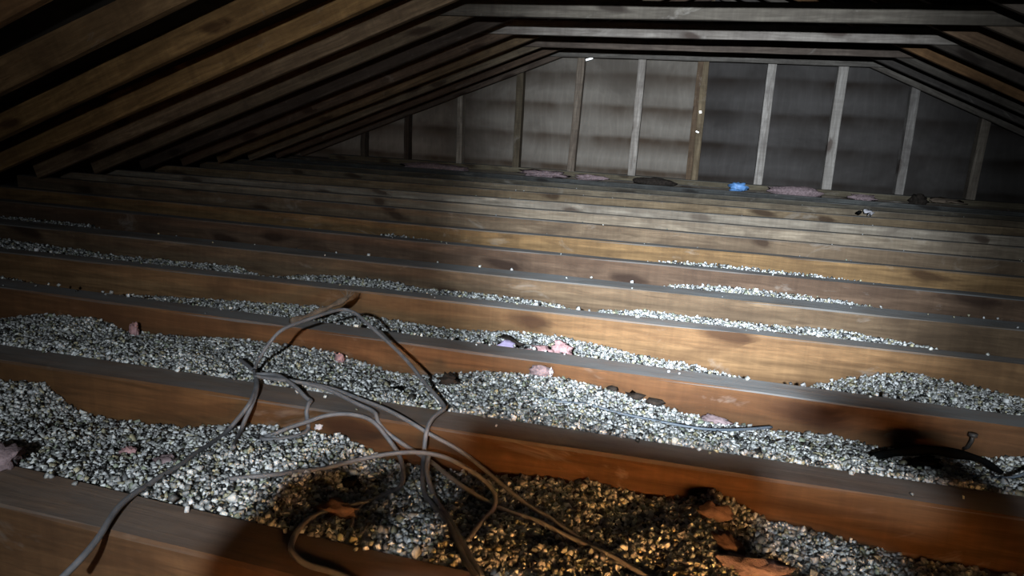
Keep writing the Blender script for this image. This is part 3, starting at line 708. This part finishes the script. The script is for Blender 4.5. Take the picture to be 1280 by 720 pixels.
pers = empty('person', ORG)
tag(pers, 'person in dark sleeves whose hands hold the phone just outside the picture', 'person')
WL, PL_ = (-0.205, -0.07, -0.185, 0.030), (-0.222, -0.03, -0.120, 0.034)
skin_obj('hand', [[WL, PL_, (-0.170, -0.036, -0.116, 0.027), (-0.135, -0.040, -0.112, 0.020)],
    [PL_, (-0.185, -0.022, -0.090, 0.014), (-0.150, -0.020, -0.070, 0.0095), (-0.115, -0.020, -0.062, 0.0088), (-0.088, -0.020, -0.060, 0.0080)],
    [PL_, (-0.178, -0.028, -0.103, 0.014), (-0.138, -0.028, -0.086, 0.0095), (-0.100, -0.028, -0.078, 0.0090), (-0.070, -0.028, -0.078, 0.0082)],
    [PL_, (-0.176, -0.034, -0.116, 0.014), (-0.140, -0.036, -0.108, 0.0105), (-0.105, -0.038, -0.103, 0.0098), (-0.075, -0.040, -0.102, 0.0088)],
    [PL_, (-0.182, -0.038, -0.136, 0.013), (-0.152, -0.040, -0.134, 0.0095), (-0.124, -0.042, -0.130, 0.0090), (-0.100, -0.044, -0.128, 0.0082)],
    [PL_, (-0.222, -0.020, -0.098, 0.013), (-0.205, -0.014, -0.086, 0.0105), (-0.180, -0.012, -0.078, 0.0095)]], M_SKIN, pers)
WR, PR_ = (0.235, -0.12, -0.120, 0.026), (0.165, -0.05, -0.062, 0.029)
skin_obj('hand', [[WR, PR_, (0.118, -0.046, -0.094, 0.027), (0.078, -0.046, -0.100, 0.021)],
    [PR_, (0.142, -0.032, -0.014, 0.014), (0.118, -0.022, 0.003, 0.0115), (0.092, -0.018, 0.003, 0.0108), (0.068, -0.018, -0.006, 0.0095)],
    [PR_, (0.128, -0.034, -0.058, 0.013), (0.090, -0.026, -0.058, 0.0095), (0.055, -0.022, -0.056, 0.0090), (0.025, -0.022, -0.056, 0.0082)],
    [PR_, (0.130, -0.044, -0.082, 0.015), (0.096, -0.036, -0.086, 0.0125), (0.064, -0.030, -0.082, 0.0115), (0.038, -0.028, -0.080, 0.0100)],
    [PR_, (0.136, -0.052, -0.106, 0.015), (0.104, -0.046, -0.112, 0.0120), (0.074, -0.042, -0.110, 0.0110), (0.050, -0.040, -0.108, 0.0098)],
    [PR_, (0.150, -0.034, -0.034, 0.012), (0.130, -0.020, -0.018, 0.0115), (0.105, -0.014, -0.014, 0.0105)]], M_SKIN, pers)
skin_obj('sleeve', [[(-0.203, -0.075, -0.190, 0.046), (-0.19, -0.20, -0.29, 0.058), (-0.20, -0.42, -0.40, 0.066)]], M_SLEEVE, pers)
skin_obj('sleeve', [[(0.235, -0.12, -0.120, 0.036), (0.31, -0.26, -0.19, 0.045), (0.36, -0.46, -0.28, 0.056)]], M_SLEEVE, pers)
ph = empty('smartphone', ORG + Vector((-0.035, -0.012, -0.078)))
tag(ph, 'black phone gripped between the two hands just outside the picture', 'phone')
ph.rotation_euler = (math.radians(-104), 0, 0)
def rounded(name, lx, ly, lz, mat, parent, loc=(0, 0, 0)):
    bm = bmesh.new(); bmesh.ops.create_cube(bm, size=1.0)
    for v in bm.verts: v.co = Vector((v.co.x * lx, v.co.y * ly, v.co.z * lz))
    bmesh.ops.bevel(bm, geom=list(bm.edges), offset=min(lx, ly, lz) * 0.3, segments=2, affect='EDGES')
    me = bpy.data.meshes.new(name); bm.to_mesh(me); bm.free()
    o = link(name, me, mat, parent); o.location = loc
    return o
rounded('body', 0.176, 0.080, 0.008, M_BLACK, ph)
rounded('camera_bump', 0.022, 0.022, 0.003, M_STEEL, ph, (0.055, -0.020, -0.005))
